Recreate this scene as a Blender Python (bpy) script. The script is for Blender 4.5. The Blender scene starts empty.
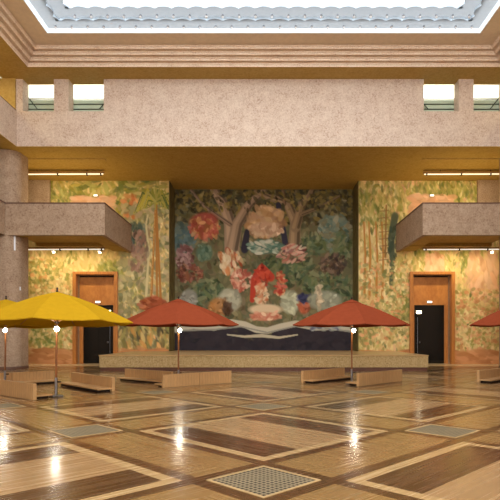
import bpy, bmesh, math, random
import numpy as np
from mathutils import Vector, Matrix

random.seed(7)
rng = np.random.default_rng(11)
SC = bpy.context.scene
COL = SC.collection
PI = math.pi
S2 = math.sqrt(2)

# ------------------------------------------------------------------ camera
H = 1.45                       # eye height; hall axis is +Y, floor at z = 0
cam_d = bpy.data.cameras.new('camera')
cam = bpy.data.objects.new('camera', cam_d)
COL.objects.link(cam)
cam.location = (0, 0, H)
cam.rotation_euler = (PI / 2, 0, 0)
cam_d.sensor_width = 36
cam_d.lens = 520 / 500 * 36
cam_d.shift_x = -0.0275
cam_d.shift_y = 0.172
cam_d.clip_end = 200
SC.camera = cam
SC.view_settings.view_transform = 'Standard'
SC.view_settings.look = 'None'
SC.view_settings.gamma = 1
SC.view_settings.exposure = 0.0
SC.view_settings.use_curve_mapping = False


# ------------------------------------------------------------------ colour / node helpers
def s2l(c):
    c = c / 255.0
    return c / 12.92 if c <= 0.04045 else ((c + 0.055) / 1.055) ** 2.4


def rgb(r, g, b):
    return (s2l(r), s2l(g), s2l(b), 1.0)


class E:
    """tiny expression wrapper over Math nodes"""
    def __init__(self, nt, sock):
        self.nt, self.s = nt, sock

    def _op(self, op, *a):
        n = self.nt.nodes.new('ShaderNodeMath')
        n.operation = op
        for i, v in enumerate((self,) + a):
            if isinstance(v, E):
                self.nt.links.new(v.s, n.inputs[i])
            else:
                n.inputs[i].default_value = v
        return E(self.nt, n.outputs[0])

    def __add__(self, o): return self._op('ADD', o)
    def __sub__(self, o): return self._op('SUBTRACT', o)
    def __mul__(self, o): return self._op('MULTIPLY', o)
    def abs(self): return self._op('ABSOLUTE')
    def floor(self): return self._op('FLOOR')
    def round(self): return self._op('ROUND')
    def lt(self, o): return self._op('LESS_THAN', o)
    def gt(self, o): return self._op('GREATER_THAN', o)
    def min(self, o): return self._op('MINIMUM', o)
    def max(self, o): return self._op('MAXIMUM', o)
    def mod2(self): return self._op('MULTIPLY', .5)._op('FRACT')._op('MULTIPLY', 2.0)


def mix(nt, fac, a, b):
    n = nt.nodes.new('ShaderNodeMix')
    n.data_type = 'RGBA'
    if isinstance(fac, E):
        nt.links.new(fac.s, n.inputs[0])
    elif hasattr(fac, 'links'):
        nt.links.new(fac, n.inputs[0])
    else:
        n.inputs[0].default_value = fac
    for v, i in ((a, 6), (b, 7)):
        if hasattr(v, 'links'):
            nt.links.new(v, n.inputs[i])
        else:
            n.inputs[i].default_value = v
    return n.outputs[2]


def new_mat(name):
    m = bpy.data.materials.new(name)
    m.use_nodes = True
    nt = m.node_tree
    bs = nt.nodes['Principled BSDF']
    return m, nt, bs


def coords(nt, kind='Object', scale=(1, 1, 1), rot=(0, 0, 0)):
    tc = nt.nodes.new('ShaderNodeTexCoord')
    mp = nt.nodes.new('ShaderNodeMapping')
    mp.inputs['Scale'].default_value = scale
    mp.inputs['Rotation'].default_value = rot
    nt.links.new(tc.outputs[kind], mp.inputs[0])
    return mp.outputs[0]


def noise(nt, vec, scale, detail=2.0, rough=.5):
    n = nt.nodes.new('ShaderNodeTexNoise')
    n.inputs['Scale'].default_value = scale
    n.inputs['Detail'].default_value = detail
    n.inputs['Roughness'].default_value = rough
    nt.links.new(vec, n.inputs['Vector'])
    return n.outputs[0]


def ramp(nt, fac, stops):
    n = nt.nodes.new('ShaderNodeValToRGB')
    cr = n.color_ramp
    while len(cr.elements) < len(stops):
        cr.elements.new(.5)
    for e, (p, c) in zip(cr.elements, stops):
        e.position = p
        e.color = c
    nt.links.new(fac, n.inputs[0])
    return n.outputs[0]


def plain(name, col, rough=.6, metal=0.0, spec=.4, var=.12, nscale=6.0):
    """one colour with a slight procedural mottle"""
    m, nt, bs = new_mat(name)
    v = coords(nt)
    f = noise(nt, v, nscale, 3)
    lo = tuple(c * (1 - var) for c in col[:3]) + (1,)
    hi = tuple(min(1, c * (1 + var)) for c in col[:3]) + (1,)
    nt.links.new(ramp(nt, f, [(.3, lo), (.7, hi)]), bs.inputs['Base Color'])
    bs.inputs['Roughness'].default_value = rough
    bs.inputs['Metallic'].default_value = metal
    bs.inputs['Specular IOR Level'].default_value = spec
    return m


def stone(name, dark, mid, light, scale=5.0, rough=.75, fine=26.0):
    """speckled, mottled stone"""
    m, nt, bs = new_mat(name)
    v = coords(nt)
    a = noise(nt, v, scale, 5, .75)
    b = noise(nt, v, fine * .42, 4, .7)
    mx = nt.nodes.new('ShaderNodeMath')
    mx.operation = 'MULTIPLY_ADD'
    nt.links.new(a, mx.inputs[0])
    mx.inputs[1].default_value = .35
    sc = nt.nodes.new('ShaderNodeMath')
    sc.operation = 'MULTIPLY'
    nt.links.new(b, sc.inputs[0])
    sc.inputs[1].default_value = .65
    nt.links.new(sc.outputs[0], mx.inputs[2])
    c = ramp(nt, mx.outputs[0], [(.36, dark), (.46, mid), (.60, light)])
    nt.links.new(c, bs.inputs['Base Color'])
    bs.inputs['Roughness'].default_value = rough
    bs.inputs['Specular IOR Level'].default_value = .25
    bp = nt.nodes.new('ShaderNodeBump')
    bp.inputs['Strength'].default_value = .25
    bp.inputs['Distance'].default_value = .02
    nt.links.new(b, bp.inputs['Height'])
    nt.links.new(bp.outputs[0], bs.inputs['Normal'])
    return m


def wood(name, dark, light, scale=(2, 2, 14), rough=.45, planks=None, gap=.25):
    """grained wood; planks = spacing of vertical board joints along local x"""
    m, nt, bs = new_mat(name)
    v = coords(nt, scale=scale)
    f = noise(nt, v, 3.0, 4, .6)
    col = ramp(nt, f, [(.3, dark), (.7, light)])
    if planks:
        tc = nt.nodes.new('ShaderNodeTexCoord')
        sp = nt.nodes.new('ShaderNodeSeparateXYZ')
        nt.links.new(tc.outputs['Object'], sp.inputs[0])
        x = E(nt, sp.outputs[0])
        t = x * (1 / planks)
        fr = (t - t.round()).abs()
        wn = nt.nodes.new('ShaderNodeTexWhiteNoise')
        wn.noise_dimensions = '1D'
        nt.links.new((t + .5).floor().s, wn.inputs['W'])
        k = E(nt, wn.outputs[0]) * .5
        col = mix(nt, k, col, tuple(c * .72 for c in light[:3]) + (1,))
        col = mix(nt, fr.gt(.5 - .06) * gap, col, tuple(c * .3 for c in dark[:3]) + (1,))
    nt.links.new(col, bs.inputs['Base Color'])
    bs.inputs['Roughness'].default_value = rough
    return m


def emit(name, col, strength):
    m, nt, bs = new_mat(name)
    bs.inputs['Base Color'].default_value = (.8, .8, .8, 1)
    bs.inputs['Emission Color'].default_value = col
    bs.inputs['Emission Strength'].default_value = strength
    return m


def translucent(name, col, tcol, mixf=.5, spec=False):
    m, nt, bs = new_mat(name)
    nt.nodes.remove(bs)
    out = nt.nodes['Material Output']
    v = coords(nt)
    f = noise(nt, v, 9.0, 3)
    c1 = ramp(nt, f, [(.3, tuple(c * .9 for c in col[:3]) + (1,)), (.7, col)])
    d = nt.nodes.new('ShaderNodeBsdfDiffuse')
    nt.links.new(c1, d.inputs[0])
    t = nt.nodes.new('ShaderNodeBsdfTranslucent')
    t.inputs[0].default_value = tcol
    mx = nt.nodes.new('ShaderNodeMixShader')
    mx.inputs[0].default_value = mixf
    nt.links.new(d.outputs[0], mx.inputs[1])
    nt.links.new(t.outputs[0], mx.inputs[2])
    nt.links.new(mx.outputs[0], out.inputs[0])
    return m


# ------------------------------------------------------------------ mesh builder
class MB:
    def __init__(self):
        self.bm = bmesh.new()

    def box(self, x0, x1, y0, y1, z0, z1, bevel=0.0):
        r = bmesh.ops.create_cube(self.bm, size=1)
        M = Matrix.Translation(((x0 + x1) / 2, (y0 + y1) / 2, (z0 + z1) / 2)) @ Matrix.Diagonal((abs(x1 - x0), abs(y1 - y0), abs(z1 - z0), 1))
        bmesh.ops.transform(self.bm, matrix=M, verts=r['verts'])
        if bevel:
            es = list({e for v in r['verts'] for e in v.link_edges})
            bmesh.ops.bevel(self.bm, geom=es, offset=bevel, segments=2, affect='EDGES', profile=.5)
        return self

    def prism(self, pts, z0, z1):
        a = [self.bm.verts.new((x, y, z0)) for x, y in pts]
        b = [self.bm.verts.new((x, y, z1)) for x, y in pts]
        n = len(pts)
        self.bm.faces.new(a[::-1])
        self.bm.faces.new(b)
        for i in range(n):
            j = (i + 1) % n
            self.bm.faces.new((a[i], a[j], b[j], b[i]))
        return self

    def tube(self, p0, p1, r0, r1=None, n=12, caps=True):
        r1 = r0 if r1 is None else r1
        p0, p1 = Vector(p0), Vector(p1)
        d = (p1 - p0).normalized()
        u = d.orthogonal().normalized()
        w = d.cross(u)
        A, B = [], []
        for i in range(n):
            t = 2 * PI * i / n
            o = u * math.cos(t) + w * math.sin(t)
            A.append(self.bm.verts.new(p0 + o * r0))
            B.append(self.bm.verts.new(p1 + o * r1))
        for i in range(n):
            j = (i + 1) % n
            self.bm.faces.new((A[i], A[j], B[j], B[i]))
        if caps:
            self.bm.faces.new(A[::-1])
            self.bm.faces.new(B)
        return self

    def lathe(self, prof, c=(0, 0, 0), n=20):
        rings = []
        for r, z in prof:
            if r < 1e-5:
                rings.append([self.bm.verts.new((c[0], c[1], c[2] + z))])
            else:
                rings.append([self.bm.verts.new((c[0] + r * math.cos(2 * PI * i / n), c[1] + r * math.sin(2 * PI * i / n), c[2] + z)) for i in range(n)])
        for a, b in zip(rings[:-1], rings[1:]):
            for i in range(n):
                j = (i + 1) % n
                if len(a) == 1 and len(b) == 1:
                    continue
                if len(a) == 1:
                    self.bm.faces.new((a[0], b[j], b[i]))
                elif len(b) == 1:
                    self.bm.faces.new((a[i], a[j], b[0]))
                else:
                    self.bm.faces.new((a[i], a[j], b[j], b[i]))
        return self

    def quad(self, *p):
        self.bm.faces.new([self.bm.verts.new(q) for q in p])
        return self

    def build(self, name, mat, parent=None, smooth=False, loc=None, rz=0.0):
        bmesh.ops.recalc_face_normals(self.bm, faces=self.bm.faces[:])
        me = bpy.data.meshes.new(name)
        self.bm.to_mesh(me)
        self.bm.free()
        me.materials.append(mat)
        if smooth:
            for p in me.polygons:
                p.use_smooth = True
        o = bpy.data.objects.new(name, me)
        COL.objects.link(o)
        if parent:
            o.parent = parent
        if loc:
            o.location = loc
        o.rotation_euler.z = rz
        return o


def empty(name, loc=(0, 0, 0), rz=0.0):
    o = bpy.data.objects.new(name, None)
    o.empty_display_size = .2
    COL.objects.link(o)
    o.location = loc
    o.rotation_euler.z = rz
    return o


def tag(o, label, cat, group=None):
    o['label'] = label
    o['category'] = cat
    if group:
        o['group'] = group
    return o


def struct(o):
    o['kind'] = 'structure'
    return o


def children(o):
    return [c for c in bpy.data.objects if c.parent == o]


def copy_tree(o, parent=None):
    c = o.copy()
    COL.objects.link(c)
    if parent:
        c.parent = parent
    for ch in children(o):
        copy_tree(ch, c)
    return c


# ------------------------------------------------------------------ materials
M = {}
M['stone'] = stone('pink_beige_stone', rgb(170, 140, 122), rgb(200, 178, 160), rgb(218, 201, 184), 2.0, .75, 48)
M['stone_lit'] = stone('lit_cornice_stone', rgb(206, 172, 146), rgb(232, 208, 184), rgb(244, 226, 206), 2.0, .75, 48)  # cornice copy of the beige stone, brightened to stand for light on its faces
M['stone_dimmed'] = stone('dimmed_beige_stone', rgb(134, 108, 88), rgb(164, 138, 114), rgb(184, 160, 136), 3, .75, 38)  # dimmer copy of the beige stone; lower-hall shade is in the colour
M['warmlit'] = stone('warmlit_stone', rgb(166, 134, 66), rgb(180, 148, 78), rgb(190, 158, 90), 2, .7, 24)  # beige stone tinted gold; warm light is put into the colour
M['granite'] = stone('stage_granite', rgb(122, 98, 60), rgb(168, 140, 92), rgb(190, 164, 118), 6, .6, 40)
M['plaster'] = plain('beige_plaster', rgb(234, 214, 186), .8, var=.05)
M['white'] = plain('white_paint', rgb(240, 242, 246), .6, var=.02)
M['gallery_white'] = plain('gallery_white', rgb(236, 236, 224), .8, var=.03)
M['tier'] = translucent('frosted_tier_glass', rgb(160, 164, 168), rgb(142, 146, 150), .55)
M['lip'] = translucent('frosted_lip', rgb(225, 234, 242), rgb(196, 210, 222), .7)
M['sky'] = emit('skylight_daylight', (.92, .97, 1, 1), 3.0)
M['plinth'] = plain('dark_red_plinth', rgb(96, 60, 44), .5)
M['bench_wood'] = wood('bench_oak', rgb(180, 138, 90), rgb(208, 166, 114), (22, 3, 2), .45, planks=.10)
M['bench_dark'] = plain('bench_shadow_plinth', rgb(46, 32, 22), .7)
M['pole_wood'] = wood('pole_wood', rgb(110, 64, 28), rgb(156, 98, 48), (8, 8, 3), .4)
M['steel'] = plain('brushed_steel', rgb(150, 150, 156), .35, 1.0)
M['dark_metal'] = plain('dark_metal', rgb(56, 44, 38), .45, .6)
M['yellow'] = translucent('yellow_canvas', rgb(186, 146, 30), rgb(200, 140, 12), .14)
M['red'] = translucent('brick_red_canvas', rgb(138, 66, 42), rgb(140, 60, 30), .12)
M['entrance'] = emit('near_fill_glow', (1, .98, .95, 1), 8.5)  # glow of the added panel behind the camera
M['bulb'] = emit('bulb_glow', (1, .97, .86, 1), 34)
M['tube'] = emit('tube_glow', (1, .84, .52, 1), 1.4)
M['tube_low'] = emit('lower_tube_glow', (1, .93, .78, 1), .85)
M['sign'] = emit('sign_glow', (1, .97, .82, 1), 1.4)
M['sign_bright'] = emit('bright_sign_glow', (1, .9, .6, 1), 12)
M['door_wood'] = wood('door_wood', rgb(176, 108, 46), rgb(206, 138, 66), (1.2, 4, .8), .4)
M['door_frame'] = wood('door_frame_wood', rgb(164, 100, 40), rgb(196, 128, 58), (6, 6, 1), .4)
M['fixture'] = plain('fixture_bronze', rgb(150, 112, 60), .5)
M['rail'] = plain('balcony_rail', rgb(110, 80, 66), .5)
M['green_glass'] = plain('green_glass', rgb(196, 212, 188), .2, var=.08, nscale=1.2)
M['green_metal'] = plain('green_grey_metal', rgb(72, 84, 70), .4, .3)
M['grate'] = plain('pale_bronze_grate', rgb(128, 114, 86), .5, .0)
M['grate_dark'] = plain('grate_void_shade', rgb(40, 32, 24), .8)
M['grate_rim'] = plain('grate_rim', rgb(172, 144, 100), .4)
M['threshold'] = plain('pale_marble', rgb(184, 150, 100), .3)
m, nt, bs = new_mat('dark_door_glass')
bs.inputs['Base Color'].default_value = (.008, .007, .006, 1)
bs.inputs['Roughness'].default_value = .12
bs.inputs['Specular IOR Level'].default_value = .35
M['dark_glass'] = m

# floor: parquet lattice turned 45 degrees
L = 2.73 * S2
Y0 = 5.215
m, nt, bs = new_mat('parquet_floor')
tc = nt.nodes.new('ShaderNodeTexCoord')
sp = nt.nodes.new('ShaderNodeSeparateXYZ')
nt.links.new(tc.outputs['Object'], sp.inputs[0])
X = E(nt, sp.outputs[0])
Yc = E(nt, sp.outputs[1])
Y = Yc - Y0
u = (X + Y) * (1 / S2)
v = (Y - X) * (1 / S2)
tu, tv = u * (1 / L), v * (1 / L)
au = ((tu - tu.round()).abs()) * L
av = ((tv - tv.round()).abs()) * L
band = ((au.gt(.41) * au.lt(.575)).max(av.gt(.41) * av.lt(.575)))
corr = au.lt(.41).max(av.lt(.41))
bord = au.min(av).lt(.72)
par = (tu.floor() + tv.floor()).mod2().gt(.5)          # 1 = odd cell
sc_ = au * (par * -1 + 1) + av * par
strip = sc_.lt(1.34)
# grain, stretched along u or v
def grain(a, b, sa, sb, scale, seed):
    cb = nt.nodes.new('ShaderNodeCombineXYZ')
    nt.links.new((a * sa).s, cb.inputs[0])
    nt.links.new((b * sb).s, cb.inputs[1])
    cb.inputs[2].default_value = seed
    return noise(nt, cb.outputs[0], scale, 4, .65)
g_u = grain(u, v, .35, 14.0, 1.5, 0)      # streaks along u
g_v = grain(u, v, 14.0, .35, 1.5, 3)
big = grain(u, v, 1, 1, .5, 9)
gs = E(nt, g_v) * (par * -1 + 1) + E(nt, g_u) * par
nodeg = gs.s
c_strip = ramp(nt, nodeg, [(.3, rgb(58, 36, 18)), (.52, rgb(76, 48, 26)), (.72, rgb(104, 72, 42))])
c_mid = ramp(nt, nodeg, [(.28, rgb(144, 112, 75)), (.72, rgb(164, 131, 91))])
c_bord = ramp(nt, g_u, [(.3, rgb(166, 136, 92)), (.7, rgb(182, 151, 107))])
c_corr = ramp(nt, g_v, [(.28, rgb(130, 98, 56)), (.72, rgb(146, 113, 68))])
c_band = ramp(nt, g_u, [(.3, rgb(72, 46, 22)), (.7, rgb(92, 60, 30))])
c = mix(nt, strip, c_mid, c_strip)
c = mix(nt, bord, c, c_bord)
c = mix(nt, corr, c, c_corr)
c = mix(nt, band, c, c_band)
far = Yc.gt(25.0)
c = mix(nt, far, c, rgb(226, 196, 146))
bg = nt.nodes.new('ShaderNodeMix')
bg.data_type = 'RGBA'
bg.blend_type = 'MULTIPLY'
bg.inputs[0].default_value = .35
nt.links.new(c, bg.inputs[6])
nt.links.new(ramp(nt, big, [(.3, (.7, .7, .7, 1)), (.7, (1, 1, 1, 1))]), bg.inputs[7])
nt.links.new(bg.outputs[2], bs.inputs['Base Color'])
rr = ramp(nt, gs.s, [(.3, (.20, .20, .20, 1)), (.7, (.32, .32, .32, 1))])
nt.links.new(rr, bs.inputs['Roughness'])
bs.inputs['Specular IOR Level'].default_value = .5
bs.inputs['Coat Weight'].default_value = .3
bs.inputs['Coat Roughness'].default_value = .12
bp = nt.nodes.new('ShaderNodeBump')
bp.inputs['Strength'].default_value = .035
bp.inputs['Distance'].default_value = .02
nt.links.new(grain(u, v, 1.2, 1.2, 3.0, 5), bp.inputs['Height'])
nt.links.new(bp.outputs[0], bs.inputs['Normal'])
nt.links.new(bp.outputs[0], bs.inputs['Coat Normal'])
M['floor'] = m

# mural paint: colours come from the panel's own painted colour attribute
m, nt, bs = new_mat('fresco_paint')
at = nt.nodes.new('ShaderNodeAttribute')
at.attribute_name = 'paint'
nt.links.new(at.outputs['Color'], bs.inputs['Base Color'])
bs.inputs['Roughness'].default_value = .8
bs.inputs['Specular IOR Level'].default_value = .2
M['fresco'] = m

# ------------------------------------------------------------------ main dimensions
YW = 27.0        # back wall
YR = 28.6        # back of the central recess
YF = 22.1        # gallery front
ZS = 9.5         # soffit under the gallery
ZC = 12.37       # underside of the cornice
XG = 10.5        # side gallery fronts
XO = 14.0        # outer side walls
YN = -7.0        # near end wall
XR = 4.92        # recess half width

# ------------------------------------------------------------------ room shell
struct(MB().quad((-XO, YN, 0), (XO, YN, 0), (XO, YR + .2, 0), (-XO, YR + .2, 0)).build('floor', M['floor']))

DX0, DX1, DZ = 7.73, 9.70, 4.62        # door openings (mirrored)
wb = MB()
for s in (-1, 1):
    a, b = sorted((s * XR, s * DX0))
    wb.box(a, b, YW, YR + .3, 0, 15.6)
    a, b = sorted((s * DX1, s * XO))
    wb.box(a, b, YW, YR + .3, 0, 15.6)
    a, b = sorted((s * DX0, s * DX1))
    wb.box(a, b, YW, YR + .3, DZ, 15.6)
    wb.box(a, b, YW + .9, YR + .3, 0, DZ)
wb.box(-XR, XR, YR, YR + .3, 0, 15.6)
struct(wb.build('wall_back', M['stone_dimmed']))
struct(MB().box(-XO - .3, -XO, YN, YR + .3, 0, 15.6).build('wall_left', M['stone_dimmed']))
struct(MB().box(XO, XO + .3, YN, YR + .3, 0, 15.6).build('wall_right', M['stone_dimmed']))
struct(MB().box(-XO - .3, XO + .3, YN - .3, YN, 0, 15.6).build('wall_near', M['stone_dimmed']))

# gallery front: parapet, solid centre, piers; the window bays stay open to full height
gf = MB()
gf.box(-XG - .5, XG + .5, YF, YF + .55, ZS + .012, 11.0)
gf.box(-6.8, 6.8, YF, YF + .55, 11.0, ZC + .3)
for s in (-1, 1):
    for x0, x1 in ((8.29, 8.92), (10.25, 11.0)):
        a, b = sorted((s * x0, s * x1))
        gf.box(a, b, YF, YF + .55, 11.0, ZC + .3)
struct(gf.build('wall_gallery_front', M['stone']))
# side gallery fronts: parapet with open bays above
for s, nm in ((-1, 'wall_gallery_left'), (1, 'wall_gallery_right')):
    sg = MB()
    a, b = sorted((s * XG, s * (XG + .5)))
    sg.box(a, b, YN, YF - .002, ZS + .012, 11.0)
    for y in (-3, 3, 9, 15):
        sg.box(a, b, y, y + .7, 11.0, ZC + .3)
    struct(MB().box(a - .015, b + .015, YN, YF - .07, 11.0, 11.025).build('trim_15' if s < 0 else 'trim_16', M['rail']))
    struct(sg.build(nm, M['stone']))
    a, b = sorted((s * (XG + 1.6), s * (XG + 1.8)))
    struct(MB().box(a, b, YN, YF + .5, 9.9, 15.6).build('wall_upper_left' if s < 0 else 'wall_upper_right', M['plaster']))

for s, nm in ((-1, 'wall_cross_left'), (1, 'wall_cross_right')):
    a, b = sorted((s * (XG + .03), s * (XG + 1.6)))
    struct(MB().box(a, b, YF - .06, YF - .003, 11.0, ZC).build(nm, M['warmlit']))  # gold tint stands for warm gallery light on this wall

# added glowing panel on the unseen near wall brightens the hall from behind the camera
struct(MB().box(-9, 9, YN + .02, YN + .04, 5.0, 12.2).build('window_entrance', M['entrance']))
ml_ = MB()  # bars across the added panel
for k in range(13):
    ml_.box(-9 + 1.5 * k - .06, -9 + 1.5 * k + .06, YN + .04, YN + .16, 5.0, 12.2)
for z in (5.0, 7.4, 9.8, 12.2):
    ml_.box(-9.06, 9.06, YN + .04, YN + .14, z - .06, z + .06)
struct(ml_.build('trim_14', M['door_frame']))

# ochre soffits under the galleries, warm light put into the stone tint
struct(MB().box(-XO, XO, YF + .002, YR, ZS, ZS + .012).build('ceiling_soffit', M['warmlit']))
for s, nm in ((-1, 'ceiling_side_left'), (1, 'ceiling_side_right')):
    a, b = sorted((s * (XG + .002), s * XO))
    struct(MB().box(a, b, YN, YF, ZS, ZS + .012).build(nm, M['warmlit']))
    # shallow painted strip running along the soffit
    a, b = sorted((s * 7.2, s * 11.5))
    struct(MB().box(a, b, 23.55, 23.75, ZS - .05, ZS).build('trim_1' if s < 0 else 'trim_2', M['warmlit']))
    # square brown block at the wall head
    a, b = sorted((s * 11.05, s * 12.6))
    struct(MB().box(a, b, YW - .18, YW, 8.3, ZS).build('trim_3' if s < 0 else 'trim_4', M['stone_dimmed']))

# gallery room behind the upper windows
struct(MB().box(-XO, XO, YF + .55, YW, 14.8, 15.0).build('ceiling_gallery', M['gallery_white']))
struct(MB().box(-XO, XO, YW - .1, YW - .004, 9.8, 14.8).build('wall_gallery_back', M['gallery_white']))


def ring(mb, prof, hx, yf, yn):
    """sweep (inset, z) profile around the hall opening"""
    loops = []
    for ins, z in prof:
        loops.append([mb.bm.verts.new(p) for p in ((-hx + ins, yf - ins, z), (hx - ins, yf - ins, z), (hx - ins, yn + ins, z), (-hx + ins, yn + ins, z))])
    for a, b in zip(loops[:-1], loops[1:]):
        for i in range(4):
            j = (i + 1) % 4
            mb.bm.faces.new((a[i], a[j], b[j], b[i]))
    return mb


CX, CY, CN = 9.58, 21.1, -5.0
struct(ring(MB(), [(-1.5, ZC + .02), (-1.5, ZC), (0, ZC)], CX, CY, CN).build('trim_5', M['warmlit']))
co = []
zz = [ZC, 12.53, 12.67, 12.81, 12.95]
ii = [0, .18, .36, .54]
for k in range(4):
    a, b = zz[k], zz[k + 1]
    co += [(ii[k], a), (ii[k] + .02, a + .045), (ii[k] + .08, b - .06), (ii[k] - .01, b - .05)]
    if k < 3:
        co += [(ii[k] - .01, b + .01), (ii[k + 1], b)]
co = co + [(.56, 12.95)]
struct(ring(MB(), co, CX, CY, CN).build('trim_6', M['stone_lit']))
struct(ring(MB(), [(.56, 12.95), (1.36, 12.95)], CX, CY, CN).build('ceiling', M['plaster']))
struct(ring(MB(), [(1.36, 12.95), (1.36, 13.08), (1.44, 13.08)], CX, CY, CN).build('trim_7', M['lip']))
struct(ring(MB(), [(-1.02, ZC + .31), (-1.02, 15.6)], CX, CY, CN).build('trim_8', M['plaster']))


def tier(name, ins_o, ins_i, z, lip, amp=.13, per=.6, ph=0.0):
    """frosted plate around the skylight with a scalloped inner edge"""
    ao, bo, no = CX - ins_o, CY - ins_o, CN + ins_o
    ai, bi, ni = CX - ins_i, CY - ins_i, CN + ins_i
    mb, lp = MB(), MB()

    def sc(t):
        return amp * abs(math.cos(PI * t / per)) ** .8

    def strip(fo, fi, ts):
        pv = None
        for t in ts:
            o, i = fo(t), fi(t)
            cur = (mb.bm.verts.new((o[0], o[1], z)), mb.bm.verts.new((i[0], i[1], z)),
                   lp.bm.verts.new((i[0], i[1], z)), lp.bm.verts.new((i[0], i[1], z + lip)))
            if pv:
                mb.bm.faces.new((pv[0], cur[0], cur[1], pv[1]))
                lp.bm.faces.new((pv[2], cur[2], cur[3], pv[3]))
            pv = cur
    nx = 220
    xs = [-ai + 2 * ai * k / nx for k in range(nx + 1)]
    strip(lambda t: (t, bo), lambda t: (t, bi - sc(t)), xs)
    ny = 300
    ys = [ni + (bi - ni) * k / ny for k in range(ny + 1)]
    strip(lambda t: (-ao, t), lambda t: (-ai + sc(t - bi), t), ys)
    strip(lambda t: (ao, t), lambda t: (ai - sc(t - bi), t), ys)
    strip(lambda t: (t, no), lambda t: (t, ni + sc(t)), xs)
    for sx in (-1, 1):
        for (b0, b1) in ((bi, bo), (no, ni)):
            mb.quad((sx * ai, b0, z), (sx * ao, b0, z), (sx * ao, b1, z), (sx * ai, b1, z))
    t = mb.build(name, M['tier'])
    struct(t)
    l = lp.build('lip', M['lip'], t)
    return t


tier('trim_9', 1.44, 1.90, 13.08, .09)
tier('trim_10', 1.90, 2.48, 13.17, .08)
struct(ring(MB(), [(.95, 12.97), (.95, 13.5)], CX, CY, CN).build('trim_11', M['white']))
struct(MB().quad((-CX + .95, CN + .95, 13.5), (CX - .95, CN + .95, 13.5), (CX - .95, CY - .95, 13.5), (-CX + .95, CY - .95, 13.5)).build('window_skylight', M['sky']))

# small spotlights on the two skylight tiers
spot = empty('ceiling_spotlight')
tag(spot, 'x', 'spotlight', 'small spotlights on the skylight tiers')
MB().lathe([(0, -.05), (.04, -.05), (.045, -.02), (.035, 0), (0, 0)], n=12).build('housing', M['steel'], spot)
MB().lathe([(0, -.12), (.03, -.11), (.045, -.08), (.04, -.05), (0, -.05)], n=12).build('lens', M['white'], spot)
first = True


def put_spot(x, y, z, label):
    global first
    o = spot if first else copy_tree(spot)
    first = False
    o.location = (x, y, z)
    o['label'] = label


for k in range(-13, 14):
    put_spot(k * .6 - .3 if False else k * .6, CY - 1.60, 13.08, 'small grey spotlight in the lower scalloped row along the back edge of the skylight')
for k in range(-12, 13):
    put_spot(k * .6 + .3, CY - 2.12, 13.17, 'small grey spotlight in the upper scalloped row along the back edge of the skylight')

# ------------------------------------------------------------------ upper windows
for n_, (x0, x1) in enumerate(((-10.25, -8.92), (-8.29, -6.8), (6.8, 8.29), (8.92, 10.25))):
    w = empty('window_%d' % (n_ + 1), ((x0 + x1) / 2, YF + .7, 11.0))
    struct(w)
    hw = (x1 - x0) / 2 + .25
    MB().box(-hw, hw, 0, .02, -.05, .80).build('glass_panel', M['green_glass'], w)
    MB().tube((-hw, -.03, .83), (hw, -.03, .83), .025).build('top_rail', M['green_metal'], w)
    MB().tube((-hw, -.03, .60), (hw, -.03, .60), .02).build('middle_rail', M['green_metal'], w)
    MB().tube((-hw, -.03, .38), (hw, -.03, .38), .02).build('lower_rail', M['green_metal'], w)
    s = -1 if n_ in (1, 3) else 1
    MB().tube((-s * hw * .85, -.04, .95), (-s * hw * .35, -.04, .38), .02).build('brace', M['green_metal'], w)
    MB().box(-hw, hw, -.2, 0, -.03, .02).build('sill', M['rail'], w)

# ------------------------------------------------------------------ stone pillars under the gallery
def pillar(s, label):
    t = empty('stone_pillar', (s * 12.07, 23.2, 0))
    tag(t, label, 'pillar', 'rounded stone pillars under the gallery')
    pts = []
    hx, hy, r = 1.40, .80, .55
    for cx, cy, a0 in ((hx - r, hy - r, 0), (-hx + r, hy - r, 90), (-hx + r, -hy + r, 180), (hx - r, -hy + r, 270)):
        for k in range(13):
            a = math.radians(a0 + 90 * k / 12)
            pts.append((cx + r * math.cos(a), cy + r * math.sin(a)))
    sh = MB().prism(pts, .12, ZS).build('shaft', M['stone_dimmed'], t)
    pts2 = [(x * 1.012, y * 1.012) for x, y in pts]
    MB().prism(pts2, 0, .12).build('base', M['rail'], t)
    return t


pillar(-1, 'broad rounded stone pillar shaded brown at the left behind the yellow umbrellas')
pillar(1, 'rounded stone pillar shaded brown barely showing at the right edge beside the right doorway')

pl = MB().box(-.035, .035, -.03, 0, 0, .62, .008).build('light_strip', M['white'], loc=(-10.81, 22.56, 5.16), rz=math.radians(43))
tag(pl, 'narrow white upright strip fixed to the left stone pillar', 'light strip')
pl = MB().box(-.03, .03, -.03, 0, 0, .16, .008).build('switch_plate', M['white'], loc=(-10.69, 22.80, 3.45), rz=math.radians(72))
tag(pl, 'tiny white plate on the edge of the left stone pillar above the umbrellas', 'switch')

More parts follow.
